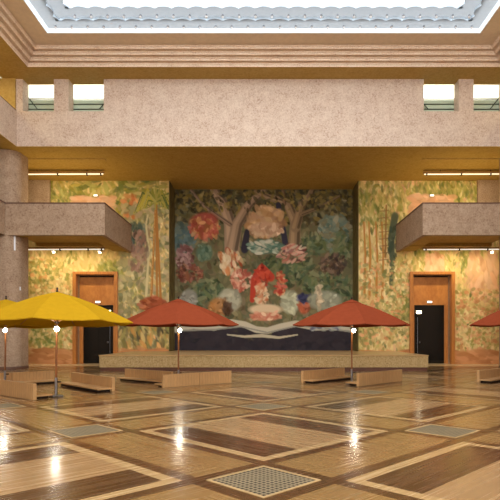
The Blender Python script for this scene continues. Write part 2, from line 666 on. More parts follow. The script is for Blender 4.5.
# ------------------------------------------------------------------ balconies
def balcony(s, label):
    x0, x1 = sorted((s * 6.85, s * 11.1))
    xi0, xi1 = (x0, x1)
    t = empty('balcony', (0, 0, 0))
    tag(t, label, 'balcony', 'box balconies flanking the central painting')
    p = MB()
    p.box(x0, x1, 22.4, 22.58, 5.8, 7.15)
    if s < 0:
        p.box(x1 - .18, x1, 22.58, YW - .05, 5.8, 7.15)
    else:
        p.box(x0, x0 + .18, 22.58, YW - .05, 5.8, 7.15)
    p.build('parapet', M['stone_dimmed'], t)
    if s < 0:
        MB().box(x0, x1 - .18, 22.58, YW - .05, 5.98, 6.2).build('slab', M['warmlit'], t)
        MB().box(x0, x1 - .181, 22.6, 22.9, 5.8, 5.98).build('soffit_beam', M['warmlit'], t)
        MB().box(x0, x1 - .182, 25.3, 25.6, 5.82, 5.98).build('soffit_beam', M['warmlit'], t)
        MB().box(x1 - .95, x1 - .18, 22.61, YW - .06, 5.84, 5.98).build('soffit_border', M['warmlit'], t)
        r = MB().box(x0, x1 + .02, 22.38, 22.6, 7.15, 7.20)
        r.box(x1 - .2, x1 + .02, 22.6, YW - .05, 7.15, 7.20)
    else:
        MB().box(x0 + .18, x1, 22.58, YW - .05, 5.98, 6.2).build('slab', M['warmlit'], t)
        MB().box(x0 + .181, x1, 22.6, 22.9, 5.8, 5.98).build('soffit_beam', M['warmlit'], t)
        MB().box(x0 + .182, x1, 25.3, 25.6, 5.82, 5.98).build('soffit_beam', M['warmlit'], t)
        MB().box(x0 + .18, x0 + .95, 22.61, YW - .06, 5.84, 5.98).build('soffit_border', M['warmlit'], t)
        r = MB().box(x0 - .02, x1, 22.38, 22.6, 7.15, 7.20)
        r.box(x0 - .02, x0 + .2, 22.6, YW - .05, 7.15, 7.20)
    r.build('coping', M['rail'], t)
    return t


balcony(-1, 'speckled stone box balcony jutting out left of the central painting')
balcony(1, 'speckled stone box balcony jutting out right of the central painting')
# balconies along the side galleries, their ends just in frame
for s, lab in ((-1, 'end of the side balcony cut by the left picture edge, beside the left pillar'), (1, 'end of the side balcony hidden at the right picture edge, beside the right pillar')):
    if s > 0:
        continue
    t = empty('side_balcony')
    tag(t, lab, 'balcony')
    a, b = sorted((s * 11.12, s * 11.3))
    MB().box(a, b, 16.5, 22.37, 5.8, 7.15).build('parapet', M['stone_dimmed'], t)
    a, b = sorted((s * 11.3, s * 13.99))
    MB().box(a, b, 16.5, 22.37, 5.98, 6.2).build('slab', M['warmlit'], t)
    a, b = sorted((s * 11.10, s * 11.32))
    MB().box(a, b, 16.5, 22.37, 7.15, 7.20).build('coping', M['rail'], t)

# ------------------------------------------------------------------ linear lights
def linear_light(s, x0, x1, y, z, tube, label, spots, power, aim, col, width=.12):
    a, b = sorted((s * x0, s * x1))
    cx = (a + b) / 2
    t = empty('linear_light', (cx, y, z))
    tag(t, label, 'light fixture', 'long tube lights over the painted walls')
    hl = (b - a) / 2
    MB().box(-hl, hl, -.10, .10, .0, .07, .01).build('housing', M['fixture'], t)
    MB().tube((-hl + .03, 0, -.045), (hl - .03, 0, -.03), .026).build('tube', tube, t)
    for f in (-.93, -.1, .6, .93):
        MB().box(f * hl - .03, f * hl + .03, -.07, .07, -.10, .0, .008).build('bracket', M['dark_metal'], t)
    for f in (-.6, .6):
        MB().tube((f * hl, 0, .06), (f * hl, 0, .17), .012, n=8).build('hanger', M['dark_metal'], t)
    for f in spots:
        so = MB().tube((f * hl, 0, -.05), (f * hl + s * -.05, .10, -.20), .05, .065, 12).build('spot_head', M['white'], t)
    ld = bpy.data.lights.new('tube_light', 'AREA')
    ld.shape = 'RECTANGLE'
    ld.size = b - a
    ld.size_y = width
    ld.energy = power
    ld.color = col
    lo = bpy.data.objects.new('tube_light', ld)
    COL.objects.link(lo)
    lo.location = (cx, y, z - .14)
    lo.rotation_euler = (aim, 0, 0)
    return t


WARM = (1, .83, .52)
linear_light(-1, 7.75, 11.8, 25.2, 9.33, M['tube'], 'long glowing tube light on the ochre soffit above the left balcony', (), 32, math.radians(38), WARM)
linear_light(1, 7.75, 11.8, 25.2, 9.33, M['tube'], 'long glowing tube light on the ochre soffit above the right balcony', (), 32, math.radians(38), WARM)
linear_light(-1, 7.9, 11.9, 25.8, 5.78, M['tube_low'], 'long pale tube light under the left balcony above the left doorway', (-.3, .85), 85, math.radians(20), WARM)
linear_light(1, 7.9, 11.9, 25.8, 5.78, M['tube_low'], 'long pale tube light under the right balcony above the right doorway', (.75,), 85, math.radians(20), WARM)

# little bright lamps on the wall above the balconies
for s, lab in ((-1, 'small bright lamp on the wall above the pink patch over the left balcony'), (1, 'small bright lamp on the wall above the pink patch over the right balcony')):
    t = empty('wall_lamp', (s * 8.7, YW - .04, 8.72))
    tag(t, lab, 'lamp')
    MB().box(-.13, .13, -.05, 0, -.06, .06, .012).build('back_plate', M['fixture'], t)
    MB().box(-.10, .10, -.09, -.05, -.045, .045, .012).build('diffuser', M['sign'], t)

# ------------------------------------------------------------------ painted wall panels (generic garden murals)
class Canvas:
    def __init__(self, w, h, base):
        self.w, self.h = w, h
        self.a = np.ones((h, w, 3)) * np.array([s2l(c) for c in base])
        yy, xx = np.mgrid[0:h, 0:w]
        self.xx, self.yy = xx + .5, yy + .5

    def dab(self, x, y, rx, ry, ang, col, op=1.0, soft=.25):
        R = max(rx, ry) + 2
        x0, x1 = int(max(0, x - R)), int(min(self.w, x + R + 1))
        y0, y1 = int(max(0, y - R)), int(min(self.h, y + R + 1))
        if x0 >= x1 or y0 >= y1:
            return
        dx, dy = self.xx[y0:y1, x0:x1] - x, self.yy[y0:y1, x0:x1] - y
        c, s = math.cos(ang), math.sin(ang)
        d = np.sqrt(((dx * c + dy * s) / rx) ** 2 + ((-dx * s + dy * c) / ry) ** 2)
        f = np.clip((1 - d) / soft, 0, 1)[..., None] * op
        cl = np.array([s2l(max(0, min(255, k))) for k in col])
        self.a[y0:y1, x0:x1] = self.a[y0:y1, x0:x1] * (1 - f) + cl * f

    def stroke(self, pts, r0, r1, col, op=1.0):
        pts = [np.array(p, float) for p in pts]
        seg = [np.linalg.norm(b - a) for a, b in zip(pts[:-1], pts[1:])]
        tot = sum(seg)
        run = 0
        for a, b, l in zip(pts[:-1], pts[1:], seg):
            n = max(2, int(l / 1.2))
            for k in range(n):
                p = a + (b - a) * k / n
                t = (run + l * k / n) / tot
                r = r0 + (r1 - r0) * t
                self.dab(p[0], p[1], r, r, 0, col, op, .4)
            run += l

    def scatter(self, x, y, rx, ry, n, size, cols, jit=14, op=.85, elong=2.0, ang=None):
        for _ in range(n):
            t, q = rng.uniform(0, 2 * PI), math.sqrt(rng.uniform(0, 1))
            px, py = x + rx * q * math.cos(t), y + ry * q * math.sin(t)
            c = np.array(cols[rng.integers(len(cols))]) + rng.normal(0, jit)
            s = size * rng.uniform(.5, 1.3)
            a = rng.uniform(0, PI) if ang is None else ang + rng.normal(0, .35)
            self.dab(px, py, s * elong, s, a, c, op * rng.uniform(.6, 1))

    def rect(self, x0, x1, y0, y1, n, size, cols, jit=12, op=.85, elong=2.0, ang=None):
        for _ in range(n):
            px, py = rng.uniform(x0, x1), rng.uniform(y0, y1)
            c = np.array(cols[rng.integers(len(cols))]) + rng.normal(0, jit)
            s = size * rng.uniform(.5, 1.3)
            a = rng.uniform(0, PI) if ang is None else ang + rng.normal(0, .35)
            self.dab(px, py, s * elong, s, a, c, op * rng.uniform(.6, 1))


class View:
    """lets a canvas be painted in a panel-space grid with its own origin and scale"""
    def __init__(self, cv, ox, oy, k):
        self.c, self.ox, self.oy, self.k = cv, ox, oy, k

    def dab(self, x, y, rx, ry, ang, col, op=1, soft=.3):
        self.c.dab((x - self.ox) * self.k, (y - self.oy) * self.k, rx * self.k, ry * self.k, ang, col, op, soft)

    def stroke(self, pts, r0, r1, col, op=1):
        self.c.stroke([((x - self.ox) * self.k, (y - self.oy) * self.k) for x, y in pts], r0 * self.k, r1 * self.k, col, op)

    def scatter(self, x, y, rx, ry, n, size, cols, **kw):
        self.c.scatter((x - self.ox) * self.k, (y - self.oy) * self.k, rx * self.k, ry * self.k, n, size * self.k, cols, **kw)

    def rect(self, x0, x1, y0, y1, n, size, cols, **kw):
        k = self.k
        self.c.rect((x0 - self.ox) * k, (x1 - self.ox) * k, (y0 - self.oy) * k, (y1 - self.oy) * k, n, size * k, cols, **kw)


def panel(name, cv, x0, x1, z0, z1, y, th=.03, holes=()):
    """solid slab whose front carries the painted grid"""
    h, w, _ = cv.a.shape
    dx, dz = (x1 - x0) / w, (z1 - z0) / h
    vs, fs, cols = [], [], []
    xs = np.linspace(x0, x1, w + 1)
    zs = np.linspace(z1, z0, h + 1)
    pad = np.pad(cv.a, ((0, 1), (0, 1), (0, 0)), mode='edge')
    for j in range(h + 1):
        for i in range(w + 1):
            vs.append((xs[i], y, zs[j]))
            cols.append(pad[j, i])
    W = w + 1
    for j in range(h):
        for i in range(w):
            cx, cz = (xs[i] + xs[i + 1]) / 2, (zs[j] + zs[j + 1]) / 2
            if any(a < cx < b and c < cz < d for a, b, c, d in holes):
                continue
            fs.append((j * W + i, (j + 1) * W + i, (j + 1) * W + i + 1, j * W + i + 1))
    n0 = len(vs)
    # edge thickness
    ed = [(x0, z1), (x1, z1), (x1, z0), (x0, z0)]
    for a, b in ed:
        vs.append((a, y, b)); vs.append((a, y + th, b))
        cols += [np.array((.3, .25, .15))] * 2
    for k in range(4):
        j = (k + 1) % 4
        fs.append((n0 + 2 * k, n0 + 2 * j, n0 + 2 * j + 1, n0 + 2 * k + 1))
    me = bpy.data.meshes.new(name)
    me.from_pydata(vs, [], fs)
    at = me.color_attributes.new('paint', 'FLOAT_COLOR', 'POINT')
    flat = np.ones((len(vs), 4), dtype=np.float32)
    flat[:, :3] = np.array(cols)
    at.data.foreach_set('color', flat.ravel())
    me.materials.append(M['fresco'])
    me.update()
    o = bpy.data.objects.new(name, me)
    COL.objects.link(o)
    return o


# --- central garden picture: trees, flowers, boulders, a pale stream over dark ground
K = 1.6
cv = Canvas(int(188 * K), int(160 * K), (108, 102, 72))
V = View(cv, 170, 190, K)
V.rect(170, 358, 190, 350, 1900, 2.2, [(104, 104, 70), (124, 118, 80), (86, 88, 62), (140, 128, 90), (112, 96, 70)])
V.rect(170, 358, 190, 225, 520, 2.2, [(62, 60, 40), (52, 50, 38), (96, 86, 48), (134, 116, 60), (80, 68, 44)])
# sky-grey glade between the trees
V.scatter(180, 240, 12, 16, 90, 2.4, [(92, 112, 108), (74, 96, 98), (110, 120, 104)])
V.scatter(338, 232, 16, 18, 120, 2.4, [(112, 132, 118), (132, 140, 118), (92, 116, 104), (150, 140, 108)])
# trunks
for pts, r0, r1, c_ in (
        ([(231, 250), (229, 225), (222, 205), (211, 190)], 8.5, 4.0, (164, 138, 112)),
        ([(231, 250), (236, 225), (247, 207), (264, 191)], 7.5, 3.2, (156, 130, 104)),
        ([(229, 225), (203, 208), (187, 190)], 2.6, 1.6, (140, 116, 94)),
        ([(296, 248), (297, 222), (288, 203), (268, 198), (255, 192)], 7.0, 2.6, (146, 122, 92)),
        ([(297, 228), (303, 208), (315, 190)], 6.0, 2.4, (140, 116, 86)),
        ([(303, 215), (325, 207), (345, 196)], 2.5, 1.4, (126, 104, 76)),
        ([(286, 205), (284, 190)], 2.2, 1.8, (126, 100, 74))):
    V.stroke(pts, r0, r1, c_)
    V.stroke([(x - r0 * .3, y) for x, y in pts], r0 * .35, r1 * .3, tuple(int(k * 1.16) for k in c_), .7)
    V.stroke([(x + r0 * .55, y) for x, y in pts], r0 * .3, r1 * .3, tuple(int(k * .66) for k in c_), .7)
V.rect(170, 358, 190, 212, 240, 1.7, [(70, 64, 40), (128, 112, 60), (150, 130, 70), (54, 54, 38)])
# dark hollow by the trunks
V.stroke([(244, 250), (246, 236), (250, 222)], 4.5, 2.5, (52, 48, 58))
V.stroke([(279, 205), (284, 228), (288, 252)], 3.0, 3.5, (54, 52, 66))
# pale mound of boulders with a band of blue-green shrubs
V.scatter(266, 222, 18, 14, 130, 3.0, [(206, 166, 118), (190, 146, 100), (214, 182, 140), (178, 140, 108)])
V.dab(266, 229, 19, 7.5, 0, (204, 170, 138))
V.scatter(266, 230, 17, 6, 60, 2.2, [(216, 186, 152), (190, 150, 118), (172, 132, 102)])
V.dab(266, 247, 20, 8, 0, (88, 118, 100))
V.scatter(266, 247, 18, 7, 70, 1.6, [(182, 190, 166), (82, 112, 98), (104, 132, 112), (206, 200, 176)], elong=2.6, ang=0)
# big coral and rose flowers, left
V.dab(201, 222, 17, 10, -.15, (170, 84, 70))
V.dab(202, 230, 12, 8, 0, (150, 92, 56))
V.scatter(202, 228, 16, 11, 80, 2.0, [(184, 92, 74), (196, 110, 84), (150, 74, 56), (206, 146, 92)])
V.dab(202, 253, 10, 9, 0, (92, 112, 90))
V.scatter(202, 253, 9, 8, 30, 1.6, [(84, 108, 88), (110, 128, 102)])
V.scatter(182, 258, 10, 12, 80, 1.8, [(158, 116, 112), (182, 146, 136), (126, 84, 78), (104, 66, 60)])
V.scatter(186, 274, 14, 8, 80, 1.7, [(142, 84, 66), (118, 66, 52), (164, 110, 82), (96, 58, 46)])
V.scatter(229, 262, 12, 11, 90, 2.2, [(214, 190, 148), (206, 132, 78), (226, 208, 170), (176, 90, 60)], ang=1.3)
# leaf clumps
for x, y, rx, ry, n in ((206, 292, 18, 12, 120), (330, 290, 26, 16, 160), (300, 272, 20, 12, 110), (276, 268, 14, 12, 70), (345, 245, 10, 12, 70), (315, 245, 14, 10, 80)):
    V.scatter(x, y, rx, ry, n, 1.9, [(88, 104, 70), (72, 90, 62), (112, 120, 78), (126, 128, 90), (60, 74, 54)], elong=2.8)
V.scatter(337, 264, 14, 10, 120, 1.7, [(74, 58, 46), (108, 84, 66), (140, 114, 90), (56, 46, 42)])
V.scatter(294, 254, 15, 9, 80, 1.5, [(194, 120, 104), (210, 160, 136), (120, 76, 70), (216, 196, 168)], elong=2.8, ang=-.4)
# red and rose blooms in the middle
V.scatter(241, 280, 11, 10, 90, 1.9, [(206, 140, 112), (188, 96, 76), (226, 188, 156), (160, 84, 66)], elong=1.8)
V.stroke([(252, 300), (254, 280), (262, 268), (272, 278)], 3.0, 5.0, (182, 66, 46))
V.scatter(262, 276, 8, 10, 50, 2.0, [(188, 66, 46), (206, 84, 56), (150, 48, 36)])
V.scatter(262, 294, 6, 10, 50, 2.0, [(224, 196, 156), (214, 170, 130), (206, 130, 90)])
V.scatter(281, 285, 6, 12, 44, 1.8, [(196, 92, 66), (210, 160, 110), (180, 70, 54)])
# pale rounded boulders and grasses, lower middle
for cx_, cy_, rx, ry, c_ in ((228, 300, 14, 13, (186, 182, 156)), (217, 306, 12, 10, (178, 126, 74)), (226, 308, 6, 8, (92, 66, 46)), (186, 298, 10, 10, (150, 146, 132)), (292, 302, 11, 13, (190, 190, 158)), (306, 306, 7, 9, (176, 96, 66)), (306, 298, 7, 5, (70, 70, 98)), (328, 300, 20, 11, (158, 158, 134)), (322, 296, 3, 14, (190, 172, 140))):
    V.dab(cx_, cy_, rx, ry, 0, c_, .9)
    V.scatter(cx_, cy_, rx * .8, ry * .8, 24, 2.0, [tuple(int(k * f) for k in c_) for f in (.8, 1.0, 1.14)])
V.dab(266, 309, 20, 6, 0, (222, 196, 158))
V.dab(266, 316, 18, 5, 0, (206, 132, 104))
V.scatter(266, 315, 16, 4, 30, 1.6, [(214, 150, 120), (190, 110, 84), (224, 190, 152)], ang=0)
# dark ground and the pale winding stream
V.rect(170, 358, 334, 351, 500, 3.4, [(50, 44, 50), (44, 40, 46), (58, 50, 54)], jit=3)
V.scatter(215, 332, 40, 6, 120, 3, [(50, 44, 50), (56, 48, 52)], jit=3, ang=0)
V.scatter(318, 333, 40, 6, 120, 3, [(50, 44, 50), (56, 48, 52)], jit=3, ang=0)
V.stroke([(172, 329), (190, 325), (212, 327), (230, 322), (244, 324), (256, 329), (268, 330), (282, 326), (298, 323), (318, 327), (338, 326), (357, 329)], 3.6, 3.4, (200, 190, 164))
V.stroke([(176, 330), (212, 329), (240, 326), (268, 332), (300, 325), (357, 331)], 1.0, 1.0, (150, 146, 132), .8)
V.stroke([(226, 334), (244, 336), (262, 335)], .8, 2.0, (196, 184, 154))
V.stroke([(262, 335), (280, 337), (300, 334)], 2.0, .8, (196, 184, 154))
V.scatter(325, 328, 18, 2, 26, 1.5, [(104, 104, 124), (178, 176, 160)], ang=0)
mc = panel('mural', cv, -XR, XR, .62, ZS, YR - .04)
tag(mc, 'large dark garden mural of trees, flowers and a pale stream filling the central recess', 'mural', 'garden murals on the back wall')

# --- side panels
def side_panel(s):
    K = 1.6
    def mx(x):                       # left-hand panel coordinates mirrored for the right
        return x
    cv = Canvas(int(141 * K), int(184 * K), (204, 176, 112))
    V = View(cv, 27, 181, K)
    pale = [(222, 198, 132), (206, 180, 112), (232, 212, 152), (190, 166, 96), (214, 176, 120)]
    green = [(140, 140, 62), (112, 122, 56), (162, 156, 78), (94, 108, 58), (176, 168, 92)]
    pink = [(220, 172, 132), (212, 158, 116), (226, 184, 146)]
    V.rect(27, 168, 181, 365, 3600, 1.4, pale + pale + pale + green[:2], elong=3.2, ang=PI / 2)
    V.rect(27, 168, 181, 215, 420, 2.1, green + pale[:2] + [(170, 150, 60)], elong=3)
    return V, cv, pale, green, pink


V, cv, pale, green, pink = side_panel(-1)
for x, y, rx, ry, n in ((42, 275, 16, 14, 110), (60, 195, 22, 9, 90), (110, 270, 14, 8, 120), (80, 330, 16, 16, 60), (128, 220, 14, 20, 110), (140, 300, 10, 25, 120), (160, 330, 8, 20, 90)):
    V.scatter(x, y, rx, ry, n, 1.6, green, elong=2.6, op=.5, ang=1.2)
V.rect(72, 112, 198, 214, 180, 2.4, pink, ang=0)
V.scatter(130, 206, 8, 14, 40, 2, [(196, 120, 70), (206, 150, 90)])
V.rect(118, 168, 205, 350, 520, 2.4, [(148, 140, 100), (132, 132, 92), (168, 156, 110), (196, 182, 132), (118, 118, 80), (180, 156, 120)])
V.scatter(136, 238, 8, 16, 60, 2.4, [(70, 84, 70), (86, 100, 82)], ang=PI / 2)
V.stroke([(145, 300), (148, 250), (145, 225), (147, 215)], 1.6, 1.0, (206, 190, 140))
for dx_ in (-4, 1, 4):
    V.stroke([(155 + dx_ * 1.2, 300), (155 + dx_ * .6, 250), (155 + dx_ * .1, 205)], 1.5, 1.0, (172, 118, 58))
V.stroke([(149.6, 300), (152.3, 250), (154.4, 205)], .5, .4, (206, 156, 88))
for k in range(70):
    a = rng.uniform(.05, PI - .05) if k % 3 else rng.uniform(0, 2 * PI)
    l = rng.uniform(10, 27)
    V.stroke([(154, 202), (154 + l * .6 * math.cos(a), 202 - l * .4 * math.sin(a) - 3), (154 + l * math.cos(a), 204 + l * .5 * abs(math.cos(a)))], 1.3, .5, green[k % 5] if k % 4 else (186, 170, 70))
V.dab(152, 305, 15, 9, 0, (150, 74, 44))
V.scatter(152, 305, 13, 8, 40, 2, [(160, 82, 50), (134, 66, 42), (176, 104, 62)], ang=0)
V.scatter(137, 252, 10, 20, 70, 2.0, [(150, 112, 92), (170, 132, 108), (120, 100, 80)], ang=PI / 2)
V.rect(118, 168, 318, 350, 200, 2.0, [(196, 170, 104), (150, 140, 80), (112, 108, 70), (206, 150, 80), (86, 78, 58)], ang=1.4, elong=3)
V.rect(27, 74, 258, 348, 520, 1.6, [(236, 214, 150), (220, 186, 116), (176, 150, 80), (222, 164, 104), (142, 140, 66)], elong=1.5)
V.scatter(46, 330, 16, 20, 130, 1.7, [(232, 212, 150), (140, 148, 70), (196, 178, 104), (110, 124, 60)], elong=3)
V.rect(27, 168, 351, 366, 340, 2.6, [(190, 132, 84), (178, 120, 74), (200, 144, 94)], ang=0, elong=3)
HL = [(-9.87, -7.56, 0, 4.79)]
ml = panel('mural', cv, -12.2, -XR, 0, ZS, YW - .04, holes=HL)
tag(ml, 'pale gold and green garden mural with palm trunk around the left doorway', 'mural', 'garden murals on the back wall')

V, cv, pale, green, pink = side_panel(1)
V.ox = 357
V.rect(357, 498, 181, 365, 3400, 1.4, pale + pale + green[2:] + pink[:1], elong=3.2, ang=PI / 2)
for x, y, rx, ry, n in ((368, 205, 12, 22, 120), (392, 215, 10, 30, 130), (440, 190, 30, 8, 120), (398, 305, 12, 16, 90), (365, 330, 10, 20, 70), (465, 262, 5, 16, 60), (480, 195, 16, 8, 70), (498, 280, 5, 24, 70), (425, 258, 10, 8, 30)):
    V.scatter(x, y, rx, ry, n, 1.5, green, elong=2.8, ang=1.4, op=.5)
V.rect(409, 452, 196, 214, 150, 2.4, pink, ang=0)
for x in (363, 368, 375, 381):
    V.stroke([(x, 300), (x + 1, 255), (x - .5, 222)], 1.6, 1.0, (188, 128, 62), .85)
V.stroke([(384, 258), (385, 205)], 1.2, 1.0, (150, 110, 60), .8)
for k in range(8):
    V.stroke([(378, 212 + k * 7), (388, 211 + k * 7)], .7, .7, (140, 104, 62), .7)
V.stroke([(390, 285), (391, 262), (390, 240), (394, 215)], 2.6, 4.4, (84, 90, 66), .6)
V.scatter(392, 245, 5, 18, 36, 2.0, [(72, 84, 66), (92, 98, 70)], ang=PI / 2)
V.rect(424, 442, 256, 271, 90, 2.2, pink, ang=PI / 2)
V.rect(468, 496, 254, 300, 190, 2.6, pink + [(230, 190, 140)], ang=PI / 2, elong=3)
V.rect(455, 498, 290, 350, 420, 1.6, [(232, 206, 146), (222, 168, 116), (160, 148, 78), (214, 184, 120), (206, 140, 92)], elong=1.5)
V.rect(358, 408, 262, 345, 480, 1.6, [(222, 200, 140), (206, 170, 110), (150, 142, 84), (128, 132, 78), (216, 150, 100)], elong=1.6)
V.rect(357, 498, 353, 366, 330, 2.6, [(196, 136, 88), (184, 124, 78), (206, 148, 98)], ang=0, elong=3)
mr = panel('mural', cv, XR, 12.2, 0, ZS, YW - .04, holes=[(7.56, 9.87, 0, 4.79)])
tag(mr, 'pale gold and pink garden mural with thin trunks around the right doorway', 'mural', 'garden murals on the back wall')

# painted reveals of the recess
for s, nm in ((-1, 'trim_12'), (1, 'trim_13')):
    a, b = sorted((s * (XR - .03), s * XR))
    struct(MB().box(a, b, YW, YR - .05, .66, ZS).build(nm, plain('reveal_paint', rgb(110, 98, 52), .8, var=.35, nscale=2.5)))

# ------------------------------------------------------------------ doors
def door(s, idx):
    d = empty('door_%d' % idx, (s * 8.715, YW, 0))
    struct(d)
    fr = MB()
    for q in (-1, 1):
        a, b = sorted((q * .985, q * 1.165))
        fr.box(a, b, -.16, .12, 0, 4.78, .012)
    fr.box(-.985, .985, -.16, .12, 4.63, 4.78, .012)
    fr.build('frame', M['door_frame'], d)
    MB().box(-.984, .984, .38, .46, 3.08, 4.54).build('transom_panel', M['door_wood'], d)
    MB().box(-.984, .984, .40, .88, 4.54, 4.61).build('head_gap_shade', M['bench_dark'], d)  # dark slab stands for the shade above the recessed transom panel
    jb = MB()
    jb.box(-.984, -.79, .36, .5, 0, 3.08, .01)
    jb.box(.79, .984, .36, .5, 0, 3.08, .01)
    jb.build('jamb', M['door_frame'], d)
    for q in (-1, 1):
        a, b = sorted((q * .003, q * .788))
        lf = MB().box(a, b, .42, .47, .02, 3.07).build('glass_leaf', M['dark_glass'], d)
        xh = -s * .10 - .0
        if q == -1:
            h = MB().tube((-s * .62, .37, .55), (-s * .62, .37, 2.45), .012, n=8)
            h.build('push_bar', M['steel'], lf)
    hd = MB().lathe([(0, -.05), (.04, -.04), (.05, 0), (.04, .04), (0, .05)], (-s * .5, .39, 1.12), 10)
    hd.build('handle', M['steel'], d)
    return d


door(-1, 1)
door(1, 2)
def sign(x, y, z, w, h, label, face='sign'):
    t = empty('exit_sign', (x, y, z))
    tag(t, label, 'sign', 'small lit signs at the doorways')
    MB().box(-w / 2 - .02, w / 2 + .02, 0, .035, -h / 2 - .02, h / 2 + .02, .006).build('case', M['fixture'], t)
    MB().box(-w / 2, w / 2, -.015, 0, -h / 2, h / 2, .004).build('lit_face', M[face], t)


sign(-8.72, YW + .34, 3.24,  .26, .10, 'small lit white sign on the wood panel over the left doorway')
sign(8.72, YW + .34, 3.24,  .26, .10, 'small lit white sign on the wood panel over the right doorway')
sign(-8.15, YW + .385, 2.75, .18, .11, 'smaller lit sign in the dark glass of the left doorway', 'sign_bright')
sign(8.17, YW + .385, 2.70, .26, .14, 'smaller lit sign in the dark glass of the right doorway', 'sign_bright')

# ------------------------------------------------------------------ stage
t = empty('stage', (0, 21.5, 0))
tag(t, 'low speckled stone stage running below the central painting', 'stage')
def tee(e, y0):
    return [(-6.8 + e, y0 + e), (6.8 - e, y0 + e), (6.8 - e, 5.44), (XR - .05, 5.44), (XR - .05, 7.04), (-XR + .05, 7.04), (-XR + .05, 5.44), (-6.8 + e, 5.44)]
MB().prism(tee(.03, 0), 0, .15).build('plinth', M['plinth'], t)
MB().prism(tee(0, 0), .15, .62).build('body', M['granite'], t)
MB().prism(tee(-.02, 0), .62, .66).build('top_slab', M['threshold'], t)

# ------------------------------------------------------------------ benches
def bench(p0, p1, depth, label, mods=2, h=.37, low=False, side=1):
    """p0-p1: foot of the long face on the floor; body lies on the left of p0->p1 when side=1"""
    p0, p1 = Vector(p0), Vector(p1)
    d = p1 - p0
    ln = d.length
    a = math.atan2(d.y, d.x)
    t = empty('wooden_bench', (p0.x, p0.y, 0), a)
    tag(t, label, 'bench', 'low wooden benches around the umbrellas')
    y0, y1 = (0, depth) if side > 0 else (-depth, 0)
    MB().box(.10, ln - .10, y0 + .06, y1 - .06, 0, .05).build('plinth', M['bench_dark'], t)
    w = ln / mods
    for k in range(mods):
        if low:
            MB().box(k * w + .004, (k + 1) * w - .004, 0, .09, .0, h, .006).build('back_board', M['bench_wood'], t)
            MB().box(k * w + .004, (k + 1) * w - .004, .09, depth, .06, .10, .006).build('low_seat', M['bench_wood'], t)
        else:
            MB().box(k * w + .004, (k + 1) * w - .004, y0, y1, .05, h, .006).build('seat_box', M['bench_wood'], t)
    return t


bench((-2.80, 14.5), (-1.0, 16.2), .48, 'low wooden bench in front of the left red umbrella pole, two boards long', 2, low=True)
bench((-2.75, 15.85), (-4.55, 17.3), .40, 'low wooden bench angled away behind the left red umbrella pole, its end hidden', 2, low=True)
bench((2.70, 17.8), (1.15, 16.1), .45, 'low wooden bench left of the right red umbrella pole', 2, low=True)
bench((2.74, 14.95), (4.48, 16.8), .46, 'low wooden bench just right of the right red umbrella pole', 2, low=True)
bench((-8.0, 14.0), (-5.22, 11.76), .48, 'nearest low wooden bench at the left edge below the front yellow umbrella', 2, low=True)
bench((-3.89, 13.6), (-5.7, 15.6), .48, 'low wooden bench right of the front yellow umbrella pole', 2, low=True)
bench((-6.6, 16.3), (-8.4, 14.5), .45, 'low wooden bench behind the nearest one, in front of the left pillar', 2, low=True)
bench((8.4, 18.0), (6.65, 16.25), .45, 'low wooden bench cut by the right edge beneath the partly hidden red umbrella', 2, low=True)

